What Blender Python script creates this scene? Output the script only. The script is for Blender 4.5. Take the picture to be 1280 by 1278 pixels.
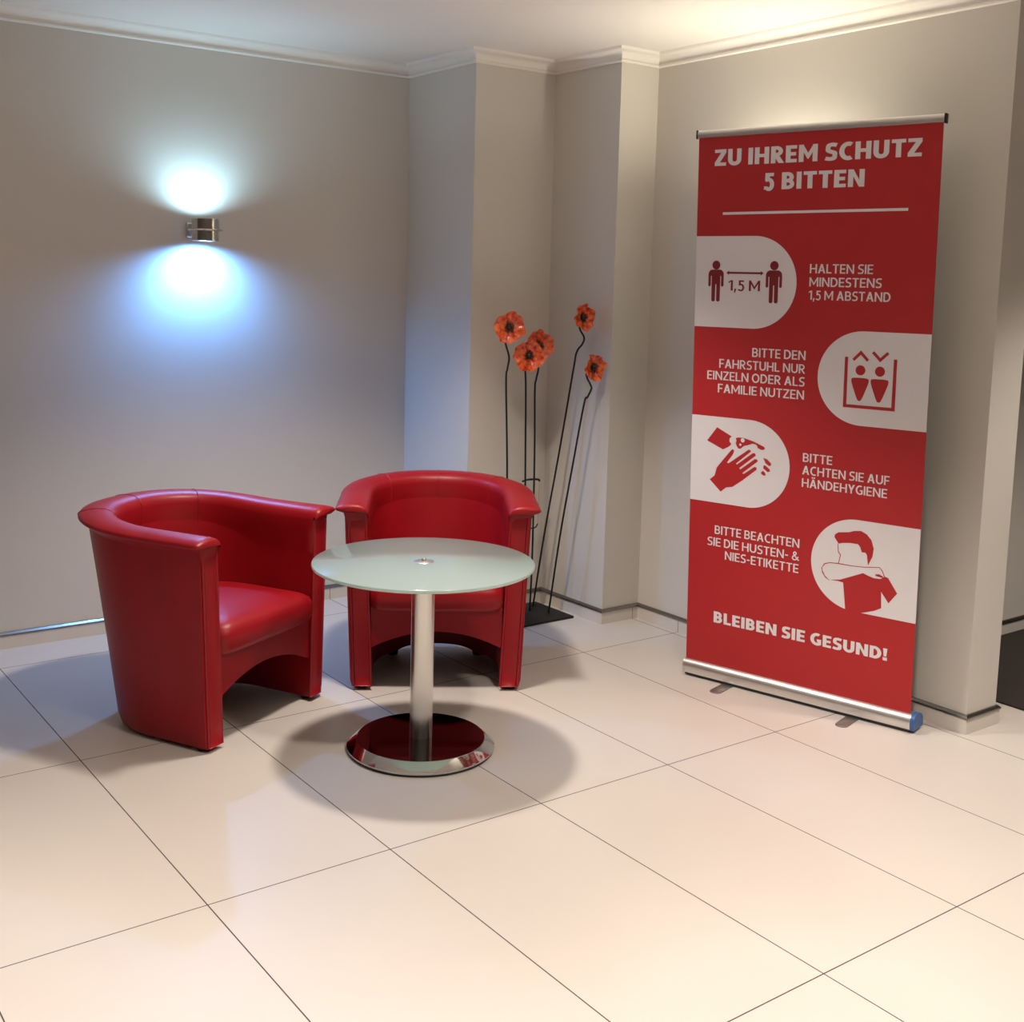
import bpy, bmesh, math, random
from mathutils import Vector, Matrix
from mathutils.geometry import tessellate_polygon

random.seed(4)
for o in list(bpy.data.objects):
    bpy.data.objects.remove(o)
SC = bpy.context.scene
COL = SC.collection
PI = math.pi

# ------------------------------------------------------------------ camera
def make_camera():
    yaw, pitch, roll = 0.631, -0.123, 0.025
    cy, sy = math.cos(yaw), math.sin(yaw)
    fwd = Vector((sy * math.cos(pitch), cy * math.cos(pitch), math.sin(pitch)))
    right = Vector((cy, -sy, 0)); up = right.cross(fwd)
    r2 = math.cos(roll) * right + math.sin(roll) * up
    u2 = -math.sin(roll) * right + math.cos(roll) * up
    cam = bpy.data.cameras.new('camera')
    co = bpy.data.objects.new('camera', cam); COL.objects.link(co)
    m = Matrix((r2, u2, -fwd)).transposed().to_4x4()
    m.translation = Vector((-1.0015, -2.4915, 1.476))
    co.matrix_world = m
    cam.sensor_fit = 'HORIZONTAL'; cam.sensor_width = 36.0
    cam.lens = 36.0 * 1462.0 / 1280.0
    cam.shift_x = 15.8 / 1280.0; cam.shift_y = -104.3 / 1280.0
    cam.clip_start = 0.02
    SC.camera = co
make_camera()

# ------------------------------------------------------------------ world, exposure, lamps of the lobby
w = bpy.data.worlds.new('world'); SC.world = w; w.use_nodes = True
w.node_tree.nodes['Background'].inputs[0].default_value = (1.0, 0.9, 0.78, 1)
w.node_tree.nodes['Background'].inputs[1].default_value = 0.05
SC.view_settings.view_transform = 'Standard'
SC.view_settings.look = 'None'
SC.view_settings.gamma = 1.0
SC.view_settings.use_curve_mapping = False
SC.view_settings.exposure = 0.26

WARM = (1.0, 0.88, 0.78)
def spot(name, loc, energy, size, blend, radius, color, aim=(0, 0, -1)):
    l = bpy.data.lights.new(name, 'SPOT'); l.energy = energy; l.color = color
    l.spot_size = math.radians(size); l.spot_blend = blend; l.shadow_soft_size = radius
    o = bpy.data.objects.new(name, l); COL.objects.link(o); o.location = loc
    o.rotation_euler = Vector(aim).to_track_quat('-Z', 'Y').to_euler()
    return o
# recessed ceiling downlights and one added corridor fill (all above or behind the frame)
spot('downlight_or_fill', (0.96, 0.69, 2.445), 225, 104, 0.55, 0.115, WARM)
for x, y, e, a in ((-1.7, -0.7, 330, 94), (0.8, -1.15, 215, 108), (-0.4, -2.4, 180, 94), (1.5, -2.6, 130, 94), (2.95, -1.25, 150, 94), (4.3, -1.0, 110, 94)):  # last entry is a fill added to brighten the corridor's far wall
    spot('downlight_or_fill', (x, y, 2.44), e, a, 0.6, 0.09, WARM)

# ------------------------------------------------------------------ helpers
def link_mesh(name, verts, faces, mat, parent=None, smooth=None, bevel=None):
    me = bpy.data.meshes.new(name)
    me.from_pydata([tuple(v) for v in verts], [], faces)
    bm = bmesh.new(); bm.from_mesh(me)
    if bevel:
        ed = [e for e in bm.edges if len(e.link_faces) == 2 and e.calc_face_angle(0) > math.radians(30)]
        bmesh.ops.bevel(bm, geom=ed, offset=bevel[0], segments=bevel[1], affect='EDGES', profile=0.5, clamp_overlap=True)
    bmesh.ops.recalc_face_normals(bm, faces=bm.faces)
    bm.to_mesh(me); bm.free()
    if smooth is not None:
        for p in me.polygons: p.use_smooth = True
        me.set_sharp_from_angle(angle=math.radians(smooth))
    me.materials.append(mat)
    o = bpy.data.objects.new(name, me); COL.objects.link(o)
    if parent: o.parent = parent
    return o

class MB:
    def __init__(s): s.v = []; s.f = []
    def add(s, vs, fs):
        b = len(s.v); s.v += [tuple(x) for x in vs]; s.f += [tuple(i + b for i in f) for f in fs]
    def box(s, x0, x1, y0, y1, z0, z1):
        s.add([(x, y, z) for z in (z0, z1) for y in (y0, y1) for x in (x0, x1)],
              [(0, 2, 3, 1), (4, 5, 7, 6), (0, 1, 5, 4), (2, 6, 7, 3), (0, 4, 6, 2), (1, 3, 7, 5)])
    def prism(s, poly, z0, z1):
        n = len(poly)
        vs = [(x, y, z0) for x, y in poly] + [(x, y, z1) for x, y in poly]
        fs = [tuple(range(n - 1, -1, -1)), tuple(range(n, 2 * n))]
        fs += [(i, (i + 1) % n, n + (i + 1) % n, n + i) for i in range(n)]
        s.add(vs, fs)
    def lathe(s, prof, n=64, c=(0, 0)):
        rings = []
        vs = []
        for r, z in prof:
            if r < 1e-6: rings.append([len(vs)]); vs.append((c[0], c[1], z))
            else:
                rings.append(list(range(len(vs), len(vs) + n)))
                vs += [(c[0] + r * math.cos(2 * PI * k / n), c[1] + r * math.sin(2 * PI * k / n), z) for k in range(n)]
        fs = []
        for a, b in zip(rings[:-1], rings[1:]):
            for k in range(n):
                k2 = (k + 1) % n
                if len(a) == 1 and len(b) == 1: continue
                if len(a) == 1: fs.append((a[0], b[k], b[k2]))
                elif len(b) == 1: fs.append((a[k], a[k2], b[0]))
                else: fs.append((a[k], a[k2], b[k2], b[k]))
        s.add(vs, fs)
    def tube(s, pts, r, n=8):
        pts = [Vector(p) for p in pts]
        vs = []; fs = []
        t0 = (pts[1] - pts[0]).normalized()
        ref = Vector((0, 0, 1)) if abs(t0.z) < 0.9 else Vector((1, 0, 0))
        nrm = t0.cross(ref).normalized()
        for i, p in enumerate(pts):
            a = pts[max(i - 1, 0)]; b = pts[min(i + 1, len(pts) - 1)]
            t = (b - a).normalized()
            nrm = (nrm - t * nrm.dot(t)).normalized(); bn = t.cross(nrm)
            rr = r[i] if isinstance(r, (list, tuple)) else r
            for k in range(n):
                an = 2 * PI * k / n
                vs.append(p + rr * (math.cos(an) * nrm + math.sin(an) * bn))
        m = len(pts)
        for i in range(m - 1):
            for k in range(n):
                k2 = (k + 1) % n
                fs.append((i * n + k, i * n + k2, (i + 1) * n + k2, (i + 1) * n + k))
        fs.append(tuple(range(n))); fs.append(tuple((m - 1) * n + k for k in range(n)))
        s.add(vs, fs)
    def build(s, name, mat, parent=None, smooth=None, bevel=None):
        return link_mesh(name, s.v, s.f, mat, parent, smooth, bevel)

def spline(pts, sub=8):
    pts = [Vector(p) for p in pts]
    P = [2 * pts[0] - pts[1]] + pts + [2 * pts[-1] - pts[-2]]
    out = []
    for i in range(1, len(P) - 2):
        a, b, c, d = P[i - 1:i + 3]
        for k in range(sub):
            t = k / sub
            out.append(0.5 * ((2 * b) + (c - a) * t + (2 * a - 5 * b + 4 * c - d) * t * t + (3 * b - a - 3 * c + d) * t ** 3))
    out.append(pts[-1])
    return out

def empty(name, label, cat, loc=(0, 0, 0), rz=0.0, group=None):
    o = bpy.data.objects.new(name, None); COL.objects.link(o)
    o.location = loc; o.rotation_euler = (0, 0, rz); o.empty_display_size = 0.1
    o['label'] = label; o['category'] = cat
    if group: o['group'] = group
    return o
def struct(o):
    o['kind'] = 'structure'; return o
def copy_tree(o, parent=None):
    c = o.copy(); COL.objects.link(c)
    if parent: c.parent = parent
    for ch in list(o.children): copy_tree(ch, c)
    return c

# ------------------------------------------------------------------ materials
def mat(name, col, rough=0.5, metal=0.0, **kw):
    m = bpy.data.materials.new(name); m.use_nodes = True
    b = m.node_tree.nodes['Principled BSDF']
    b.inputs['Base Color'].default_value = (*col, 1)
    b.inputs['Roughness'].default_value = rough
    b.inputs['Metallic'].default_value = metal
    for k, v in kw.items(): b.inputs[k.replace('_', ' ')].default_value = v
    return m
def nodes(m): return m.node_tree.nodes, m.node_tree.links, m.node_tree.nodes['Principled BSDF']
def add_bump(m, scale, strength, dist=0.002, detail=4, kind='noise'):
    N, L, b = nodes(m)
    tc = N.new('ShaderNodeTexCoord')
    if kind == 'noise':
        t = N.new('ShaderNodeTexNoise'); t.inputs['Scale'].default_value = scale; t.inputs['Detail'].default_value = detail; out = t.outputs['Fac']
    else:
        t = N.new('ShaderNodeTexVoronoi'); t.inputs['Scale'].default_value = scale; out = t.outputs['Distance']
    L.new(tc.outputs['Object'], t.inputs['Vector'])
    bp = N.new('ShaderNodeBump'); bp.inputs['Strength'].default_value = strength; bp.inputs['Distance'].default_value = dist
    L.new(out, bp.inputs['Height']); L.new(bp.outputs['Normal'], b.inputs['Normal'])
    return t, tc
def add_tone(m, col_a, col_b, scale, detail=3):
    N, L, b = nodes(m)
    tc = N.new('ShaderNodeTexCoord'); t = N.new('ShaderNodeTexNoise')
    t.inputs['Scale'].default_value = scale; t.inputs['Detail'].default_value = detail
    L.new(tc.outputs['Object'], t.inputs['Vector'])
    r = N.new('ShaderNodeValToRGB')
    r.color_ramp.elements[0].position = 0.3; r.color_ramp.elements[0].color = (*col_a, 1)
    r.color_ramp.elements[1].position = 0.7; r.color_ramp.elements[1].color = (*col_b, 1)
    L.new(t.outputs['Fac'], r.inputs['Fac']); L.new(r.outputs['Color'], b.inputs['Base Color'])
    return r

M = {}
M['wall'] = mat('wall_paint', (0.66, 0.62, 0.55), 0.75)
add_tone(M['wall'], (0.63, 0.60, 0.545), (0.66, 0.63, 0.575), 1.2); add_bump(M['wall'], 260, 0.12, 0.001)
M['lobby'] = mat('darkened_unseen_wall', (0.20, 0.17, 0.14), 0.6); add_tone(M['lobby'], (0.085, 0.075, 0.062), (0.11, 0.095, 0.08), 2.0)  # unseen lobby walls, coloured dark to cut bounced light on the banner
M['ceiling'] = mat('ceiling_paint', (0.80, 0.77, 0.73), 0.8); add_bump(M['ceiling'], 200, 0.1, 0.001)
M['cornice'] = mat('cornice_plaster', (0.82, 0.79, 0.74), 0.6); add_bump(M['cornice'], 120, 0.05, 0.001)

def tile_material(name, ca, cb, grout, gw, rough):
    m = mat(name, ca, rough); N, L, b = nodes(m)
    tc = N.new('ShaderNodeTexCoord'); sp = N.new('ShaderNodeSeparateXYZ'); L.new(tc.outputs['Object'], sp.inputs[0])
    def line(sock, period):
        d = N.new('ShaderNodeMath'); d.operation = 'DIVIDE'; L.new(sock, d.inputs[0]); d.inputs[1].default_value = period
        rr = N.new('ShaderNodeMath'); rr.operation = 'ROUND'; L.new(d.outputs[0], rr.inputs[0])
        s = N.new('ShaderNodeMath'); s.operation = 'SUBTRACT'; L.new(d.outputs[0], s.inputs[0]); L.new(rr.outputs[0], s.inputs[1])
        a = N.new('ShaderNodeMath'); a.operation = 'ABSOLUTE'; L.new(s.outputs[0], a.inputs[0])
        mu = N.new('ShaderNodeMath'); mu.operation = 'MULTIPLY'; L.new(a.outputs[0], mu.inputs[0]); mu.inputs[1].default_value = period
        lt = N.new('ShaderNodeMath'); lt.operation = 'LESS_THAN'; L.new(mu.outputs[0], lt.inputs[0]); lt.inputs[1].default_value = gw / 2
        return lt.outputs[0]
    mx = N.new('ShaderNodeMath'); mx.operation = 'MAXIMUM'
    L.new(line(sp.outputs['X'], 0.5), mx.inputs[0]); L.new(line(sp.outputs['Y'], 1.0), mx.inputs[1])
    t = N.new('ShaderNodeTexNoise'); t.inputs['Scale'].default_value = 1.6; t.inputs['Detail'].default_value = 5; L.new(tc.outputs['Object'], t.inputs['Vector'])
    r = N.new('ShaderNodeValToRGB'); r.color_ramp.elements[0].position = 0.3; r.color_ramp.elements[1].position = 0.72
    r.color_ramp.elements[0].color = (*ca, 1); r.color_ramp.elements[1].color = (*cb, 1); L.new(t.outputs['Fac'], r.inputs['Fac'])
    mix = N.new('ShaderNodeMix'); mix.data_type = 'RGBA'
    L.new(mx.outputs[0], mix.inputs['Factor']); L.new(r.outputs['Color'], mix.inputs[6]); mix.inputs[7].default_value = (*grout, 1)
    L.new(mix.outputs[2], b.inputs['Base Color'])
    ro = N.new('ShaderNodeMath'); ro.operation = 'MULTIPLY_ADD'; L.new(mx.outputs[0], ro.inputs[0]); ro.inputs[1].default_value = 0.6; ro.inputs[2].default_value = rough
    L.new(ro.outputs[0], b.inputs['Roughness'])
    inv = N.new('ShaderNodeMath'); inv.operation = 'SUBTRACT'; inv.inputs[0].default_value = 1.0; L.new(mx.outputs[0], inv.inputs[1])
    bp = N.new('ShaderNodeBump'); bp.inputs['Strength'].default_value = 0.3; bp.inputs['Distance'].default_value = 0.001
    L.new(inv.outputs[0], bp.inputs['Height']); L.new(bp.outputs['Normal'], b.inputs['Normal'])
    return m
M['floor'] = tile_material('floor_tile', (0.555, 0.51, 0.465), (0.59, 0.545, 0.50), (0.065, 0.055, 0.048), 0.0032, 0.40)
M['skirt'] = tile_material('skirting_tile', (0.66, 0.62, 0.56), (0.70, 0.66, 0.60), (0.20, 0.18, 0.16), 0.003, 0.3)
M['strip'] = mat('brushed_steel_strip', (0.27, 0.25, 0.23), 0.26, 1.0); add_bump(M['strip'], 300, 0.05, 0.0005)
M['carpet'] = mat('dark_carpet', (0.022, 0.014, 0.011), 0.9); add_bump(M['carpet'], 400, 0.5, 0.002)

M['leather'] = mat('red_leather', (0.38, 0.008, 0.016), 0.40, Specular_IOR_Level=0.34)
add_tone(M['leather'], (0.275, 0.004, 0.009), (0.315, 0.005, 0.011), 9); add_bump(M['leather'], 420, 0.16, 0.0008, kind='voronoi')
M['seam'] = mat('red_leather_piping', (0.30, 0.005, 0.010), 0.42); add_bump(M['seam'], 600, 0.1, 0.0005)
M['black'] = mat('black_plastic', (0.012, 0.012, 0.013), 0.45); add_bump(M['black'], 300, 0.05, 0.0005)
M['chrome'] = mat('polished_chrome', (0.62, 0.61, 0.59), 0.07, 1.0); add_bump(M['chrome'], 40, 0.01, 0.0005)
M['dark_chrome'] = mat('dark_chrome', (0.20, 0.19, 0.19), 0.05, 1.0); add_bump(M['dark_chrome'], 40, 0.01, 0.0005)
M['satin'] = mat('satin_steel', (0.66, 0.65, 0.62), 0.22, 1.0); add_bump(M['satin'], 250, 0.03, 0.0005)
M['alu'] = mat('anodised_aluminium', (0.72, 0.71, 0.69), 0.36, 1.0); add_bump(M['alu'], 350, 0.05, 0.0005)
M['foot'] = mat('brushed_foot_steel', (0.34, 0.32, 0.30), 0.48, 1.0); add_bump(M['foot'], 300, 0.05, 0.0005)
M['blue'] = mat('blue_plastic', (0.03, 0.11, 0.32), 0.35); add_bump(M['blue'], 200, 0.04, 0.0005)
M['iron'] = mat('black_iron', (0.010, 0.010, 0.011), 0.5, 0.3); add_bump(M['iron'], 180, 0.15, 0.0008)
M['print_red'] = mat('printed_red_vinyl', (0.50, 0.016, 0.020), 0.55); add_tone(M['print_red'], (0.42, 0.012, 0.015), (0.44, 0.013, 0.016), 3)
M['backing'] = mat('grey_backing', (0.12, 0.12, 0.12), 0.7); add_bump(M['backing'], 300, 0.05, 0.0005)
M['print_white'] = mat('printed_white_vinyl', (0.80, 0.77, 0.78), 0.55); add_tone(M['print_white'], (0.73, 0.71, 0.73), (0.75, 0.73, 0.75), 3)
M['print_dark'] = mat('printed_dark_red', (0.30, 0.010, 0.014), 0.55); add_tone(M['print_dark'], (0.20, 0.008, 0.010), (0.22, 0.009, 0.012), 3)

def frosted():
    m = mat('frosted_glass', (0.50, 0.62, 0.57), 0.10, Coat_Weight=1.0, Coat_Roughness=0.03, Coat_IOR=1.6)
    N, L, b = nodes(m)
    tc = N.new('ShaderNodeTexCoord'); t = N.new('ShaderNodeTexNoise'); t.inputs['Scale'].default_value = 500
    L.new(tc.outputs['Object'], t.inputs['Vector'])
    r = N.new('ShaderNodeValToRGB'); r.color_ramp.elements[0].color = (0.45, 0.54, 0.55, 1); r.color_ramp.elements[1].color = (0.50, 0.59, 0.60, 1)
    L.new(t.outputs['Fac'], r.inputs['Fac']); L.new(r.outputs['Color'], b.inputs['Base Color'])
    tr = N.new('ShaderNodeBsdfTranslucent'); tr.inputs['Color'].default_value = (0.66, 0.80, 0.73, 1)
    mx = N.new('ShaderNodeMixShader'); mx.inputs[0].default_value = 0.42
    L.new(b.outputs[0], mx.inputs[1]); L.new(tr.outputs[0], mx.inputs[2]); L.new(mx.outputs[0], N['Material Output'].inputs['Surface'])
    return m
M['frost'] = frosted()

def petal_mat():
    m = mat('orange_glass', (0.8, 0.1, 0.02), 0.12, Coat_Weight=0.6)
    N, L, b = nodes(m)
    tc = N.new('ShaderNodeTexCoord'); t = N.new('ShaderNodeTexNoise'); t.inputs['Scale'].default_value = 42; t.inputs['Detail'].default_value = 3
    L.new(tc.outputs['Object'], t.inputs['Vector'])
    r = N.new('ShaderNodeValToRGB')
    e = r.color_ramp.elements; e[0].position = 0.30; e[0].color = (0.16, 0.006, 0.004, 1); e[1].position = 0.46; e[1].color = (0.80, 0.085, 0.015, 1)
    x = e.new(0.72); x.color = (0.95, 0.24, 0.05, 1)
    L.new(t.outputs['Fac'], r.inputs['Fac']); L.new(r.outputs['Color'], b.inputs['Base Color'])
    v = N.new('ShaderNodeTexVoronoi'); v.inputs['Scale'].default_value = 130; L.new(tc.outputs['Object'], v.inputs['Vector'])
    bp = N.new('ShaderNodeBump'); bp.inputs['Strength'].default_value = 0.6; bp.inputs['Distance'].default_value = 0.003
    L.new(v.outputs['Distance'], bp.inputs['Height']); L.new(bp.outputs['Normal'], b.inputs['Normal'])
    return m
M['petal'] = petal_mat()
M['pistil'] = mat('dark_glass', (0.014, 0.012, 0.006), 0.25); add_bump(M['pistil'], 300, 0.4, 0.001)

# ------------------------------------------------------------------ room shell
CEIL = 2.452
XR, YB = 2.54, 2.242
X1, Y1, X2, Y2 = 1.896, 1.704, 2.328, 1.2675     # the stepped corner
YE, XE = -0.36, 2.717                             # free end of the right wall
def box_struct(name, m, *a):
    b = MB(); b.box(*a); return struct(b.build(name, m))
box_struct('floor', M['floor'], -4.0, 5.2, -5.2, 2.5, -0.1, 0.0)
box_struct('ceiling', M['ceiling'], -4.0, 5.2, -5.2, 2.5, CEIL, CEIL + 0.1)
box_struct('wall_back', M['wall'], -4.0, X1, YB, YB + 0.15, 0.0, CEIL)
b = MB(); b.prism([(X1, YB + 0.15), (X1, Y1), (X2, Y1), (X2, Y2), (XR, Y2), (2.717, Y2), (2.717, YB + 0.15)], 0, CEIL)
struct(b.build('wall_corner', M['wall']))
box_struct('wall_right', M['wall'], XR, XE, YE, Y2, 0.0, CEIL)
box_struct('wall_far', M['wall'], XE, 5.2, 0.22, 0.36, 0.0, CEIL)
box_struct('wall_left', M['lobby'], -4.15, -4.0, -5.2, 2.4, 0.0, CEIL)
box_struct('wall_rear', M['lobby'], -4.15, 5.35, -5.35, -5.2, 0.0, CEIL)
box_struct('wall_side', M['lobby'], 5.2, 5.35, -5.2, 0.36, 0.0, CEIL)
struct_c = box_struct('floor_carpet', M['carpet'], 2.92, 5.2, -3.0, 0.208, 0.0005, 0.006)

PATH = [(-4.0, YB), (X1, YB), (X1, Y1), (X2, Y1), (X2, Y2), (XR, Y2), (XR, YE), (XE, YE), (XE, 0.22), (5.2, 0.22)]
def sweep(i0, i1, prof, name, m, smooth=None):
    # prof: (distance from the wall into the room, z); mitred along PATH[i0..i1]
    mb = MB(); n = len(prof); vs = []
    for i in range(i0, i1 + 1):
        p = Vector(PATH[i])
        ns = []
        for a, c in ((i - 1, i), (i, i + 1)):
            if a < 0 or c >= len(PATH): continue
            d = (Vector(PATH[c]) - Vector(PATH[a])).normalized(); ns.append(Vector((d.y, -d.x)))
        if len(ns) == 1: off = ns[0]
        else: off = (ns[0] + ns[1]) / (1 + ns[0].dot(ns[1]))
        vs += [(p.x + off.x * o, p.y + off.y * o, z) for o, z in prof]
    fs = []
    for k in range(i1 - i0):
        for j in range(n):
            j2 = (j + 1) % n
            fs.append((k * n + j, k * n + j2, (k + 1) * n + j2, (k + 1) * n + j))
    fs += [tuple(range(n)), tuple((i1 - i0) * n + j for j in range(n))]
    mb.add(vs, fs)
    return struct(mb.build(name, m, smooth=smooth))
SK = [(0.0, 0.0), (0.010, 0.0), (0.010, 0.052), (0.0, 0.052)]
STRIP = [(0.0, 0.0525), (0.013, 0.0525), (0.014, 0.0535), (0.014, 0.0590), (0.006, 0.0660), (0.0, 0.0665)]
for k, (a, c, nm) in enumerate(((0, 1, 'back'), (1, 5, 'corner'), (5, 7, 'right'), (7, 9, 'far'))):
    sweep(a, c, SK, 'baseboard_' + nm, M['skirt'])
    sweep(a, c, STRIP, 'trim_%d' % (k + 1), M['strip'], 35)
COR = [(0.0, 2.398), (0.010, 2.398), (0.014, 2.401), (0.015, 2.406), (0.011, 2.410), (0.011, 2.414)]
COR += [(0.012 + 0.030 * (1 - math.cos(t)), 2.414 + 0.026 * math.sin(t)) for t in [k * PI / 2 / 6 for k in range(7)]]
COR += [(0.046, 2.4405), (0.050, 2.444), (0.054, CEIL), (0.0, CEIL)]
for k, (a, c) in enumerate(((0, 1), (1, 5), (5, 9))):
    sweep(a, c, COR, 'trim_%d' % (k + 5), M['cornice'], 35)

# ------------------------------------------------------------------ tub armchair
def make_chair(label, loc, rz, group):
    root = empty('tub_armchair', label, 'armchair', loc, rz, group)
    W2, YA, DB, ZT = 0.308, 0.22, 0.515, 0.655
    # plan curve: right front -> back -> left front
    base = []
    for k in range(6): base.append((W2, YA * k / 6, 0.0))
    NA = 48
    for k in range(NA + 1):
        t = PI * k / NA
        c, s = math.cos(t), math.sin(t)
        e = 2 / 2.25
        base.append((W2 * math.copysign(abs(c) ** e, c), YA + (DB - YA) * abs(s) ** e, s))
    for k in range(5, -1, -1): base.append((-W2, YA * k / 6, 0.0))
    n = len(base)
    P = [Vector((x, y)) for x, y, s in base]; S = [s for _, _, s in base]
    NI = []
    for i in range(n):
        d = (P[min(i + 1, n - 1)] - P[max(i - 1, 0)]).normalized()
        NI.append(Vector((-d.y, d.x)))
    flare = lambda i: 0.026 + 0.095 * S[i] ** 1.6
    thick = lambda i: 0.076 + 0.010 * S[i]
    rise = lambda i: 0.024 * S[i] ** 1.5
    def pt(i, o, z):            # o inward from the outer surface at that height
        q = P[i] + NI[i] * (o - flare(i) * z / ZT)
        return (q.x, q.y, z)
    def zbot(i):
        k = (S[i] - 0.80) / 0.2
        return 0.014 + 0.022 * max(0.0, min(1.0, k)) ** 0.6 if P[i].y > YA else 0.014
    lev = [0.0, 0.04, 0.15, 0.35, 0.55, 0.75, 0.92, 1.0]
    vs = []; ring = 2 * len(lev)
    for i in range(n):
        zb = zbot(i); top = ZT + rise(i)
        zs = [zb + (top - zb) * l for l in lev]
        r = [0.006, 0, 0, 0, 0, 0, 0, 0]
        vs += [pt(i, rr, z) for rr, z in zip(r, zs)]
        vs += [pt(i, thick(i) - rr, z) for rr, z in zip(r[::-1], zs[::-1])]
    fs = []
    for i in range(n - 1):
        for j in range(ring):
            j2 = (j + 1) % ring
            fs.append((i * ring + j, i * ring + j2, (i + 1) * ring + j2, (i + 1) * ring + j))
    fs += [tuple(range(ring)), tuple((n - 1) * ring + j for j in range(ring))]
    link_mesh('shell', vs, fs, M['leather'], root, smooth=40)
    # padded rolled rim
    vs = []; fs = []
    prof = [(-0.004, 0.652), (-0.028, 0.660), (-0.033, 0.665), (-0.033, 0.670), (-0.027, 0.676), (0.000, 0.684), (0.028, 0.687),
            (0.052, 0.685), (0.070, 0.678), (0.081, 0.666), (0.085, 0.645), (0.084, 0.60), (0.081, 0.53), (0.0785, 0.44), (0.066, 0.44)]
    fat = lambda i: 1.0 + 0.125 * S[i]
    m = len(prof)
    ends = [(-0.020, 0.35), (-0.016, 0.72), (-0.007, 0.95)]
    rows = []
    for dy, k in ends: rows.append((0, dy, k))
    for i in range(n): rows.append((i, 0.0, 1.0))
    for dy, k in ends[::-1]: rows.append((n - 1, dy, k))
    for i, dy, k in rows:
        for o, z in prof:
            zz = z
            oo = o * fat(i) if o > 0 else o
            if k < 1.0:
                oc, zc = 0.026, 0.668
                oo = oc + (oo - oc) * (0.75 + 0.25 * k); zz = zc + (zz - zc) * k if zz > 0.64 else 0.658
            # at the arm front the lining below the roll sits flush with the arm
            fl = flare(i)
            q = P[i] + NI[i] * (oo - fl)
            vs.append((q.x, q.y + dy, zz + rise(i)))
    R = len(rows)
    for i in range(R - 1):
        for j in range(m):
            j2 = (j + 1) % m
            fs.append((i * m + j, i * m + j2, (i + 1) * m + j2, (i + 1) * m + j))
    fs += [tuple(range(m)), tuple((R - 1) * m + j for j in range(m))]
    rim = link_mesh('padded_rim', vs, fs, M['leather'], root, smooth=60)
    # stitched seams across the rim
    for t in (0.5, 0.30, 0.70):
        i = 6 + int(NA * t)
        mb = MB()
        pts = []
        for o, z in prof[2:-1]:
            q = P[i] + NI[i] * ((o * fat(i) if o > 0 else o) - flare(i))
            pts.append(Vector((q.x, q.y, z + rise(i))))
        if t == 0.5:
            q = pt(i, thick(i) + 0.0005, 0.44); pts.append(Vector(q))
        mb.tube(spline(pts, 4), 0.0017, 6); mb.build('seam', M['seam'], root, smooth=60)
    # seat cushion
    outline = []
    zi = 0.37
    i_in = [i for i in range(n) if P[i].y >= 0.03]
    inner = []
    for i in i_in:
        q = P[i] + NI[i] * (thick(i) - flare(i) * zi / ZT + 0.002)
        inner.append(q)
    fr = inner[0].x
    outline = [Vector((-fr, 0.022)), Vector((-fr + 0.010, -0.012)), Vector((-fr + 0.040, -0.022))]
    for k in range(1, 10): outline.append(Vector((-fr + 0.04 + (2 * fr - 0.08) * k / 10, -0.022 - 0.006 * math.sin(PI * k / 10))))
    outline += [Vector((fr - 0.040, -0.022)), Vector((fr - 0.010, -0.012)), Vector((fr, 0.022))]
    outline += inner
    cen = Vector((0, 0.20)); m = len(outline)
    levs = [(0.90, 0.295), (0.965, 0.300), (0.99, 0.315), (1.0, 0.340), (0.995, 0.362), (0.965, 0.380), (0.90, 0.392), (0.75, 0.402), (0.5, 0.409), (0.25, 0.412)]
    vs = []; fs = []
    for k, z in levs: vs += [(cen.x + (q.x - cen.x) * k, cen.y + (q.y - cen.y) * k, z) for q in outline]
    for a in range(len(levs) - 1):
        for j in range(m):
            j2 = (j + 1) % m
            fs.append((a * m + j, a * m + j2, (a + 1) * m + j2, (a + 1) * m + j))
    vs.append((cen.x, cen.y, 0.413)); c = len(vs) - 1; a = len(levs) - 1
    fs += [(a * m + j, a * m + (j + 1) % m, c) for j in range(m)]
    fs.append(tuple(range(m)))
    link_mesh('seat_cushion', vs, fs, M['leather'], root, smooth=70)
    # arched apron under the cushion
    xa = W2 - 0.070
    top = [(xa, 0.31), (-xa, 0.31)]
    arch = [(x, 0.155 + 0.062 * (1 - (x / xa) ** 2)) for x in [-xa + 2 * xa * k / 24 for k in range(25)]]
    poly = top + arch; m = len(poly)
    vs = [(x, 0.006, z) for x, z in poly] + [(x, 0.034, z) for x, z in poly]
    fs = [(0, 1, 2 + 0, ), ]
    fs = []
    k = m
    tess = tessellate_polygon([[Vector((x, z, 0)) for x, z in poly]])
    for t in tess: fs.append(tuple(t)); fs.append(tuple(q + m for q in reversed(t)))
    fs += [(j, (j + 1) % m, m + (j + 1) % m, m + j) for j in range(m)]
    link_mesh('apron', vs, fs, M['leather'], root)
    # seat base board (dark underside)
    mb = MB(); pl = []
    for i in range(n):
        if P[i].y < 0.04: continue
        q = P[i] + NI[i] * (thick(i) - flare(i) * 0.25 / ZT - 0.004); pl.append((q.x, q.y))
    mb.prism(pl, 0.245, 0.292); mb.build('seat_base', M['black'], root)
    # front facings of the arms with piping
    for sgn, i in ((1, 0), (-1, n - 1)):
        def fx(o, z): return pt(i, o, z)[0]
        mb = MB(); N2 = 14
        vs = []
        zs = [0.016 + (0.640 - 0.016) * k / N2 for k in range(N2 + 1)]
        for z in zs:
            a = 0.016; c2 = thick(i) - 0.004
            if z > 0.60:
                c2 -= 0.0
            vs += [(fx(a, z), -0.006, z), (fx(c2, z), -0.006, z), (fx(c2, z), 0.004, z), (fx(a, z), 0.004, z)]
        for k in range(N2):
            for j in range(4):
                j2 = (j + 1) % 4
                mb.f.append((k * 4 + j, k * 4 + j2, (k + 1) * 4 + j2, (k + 1) * 4 + j))
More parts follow.
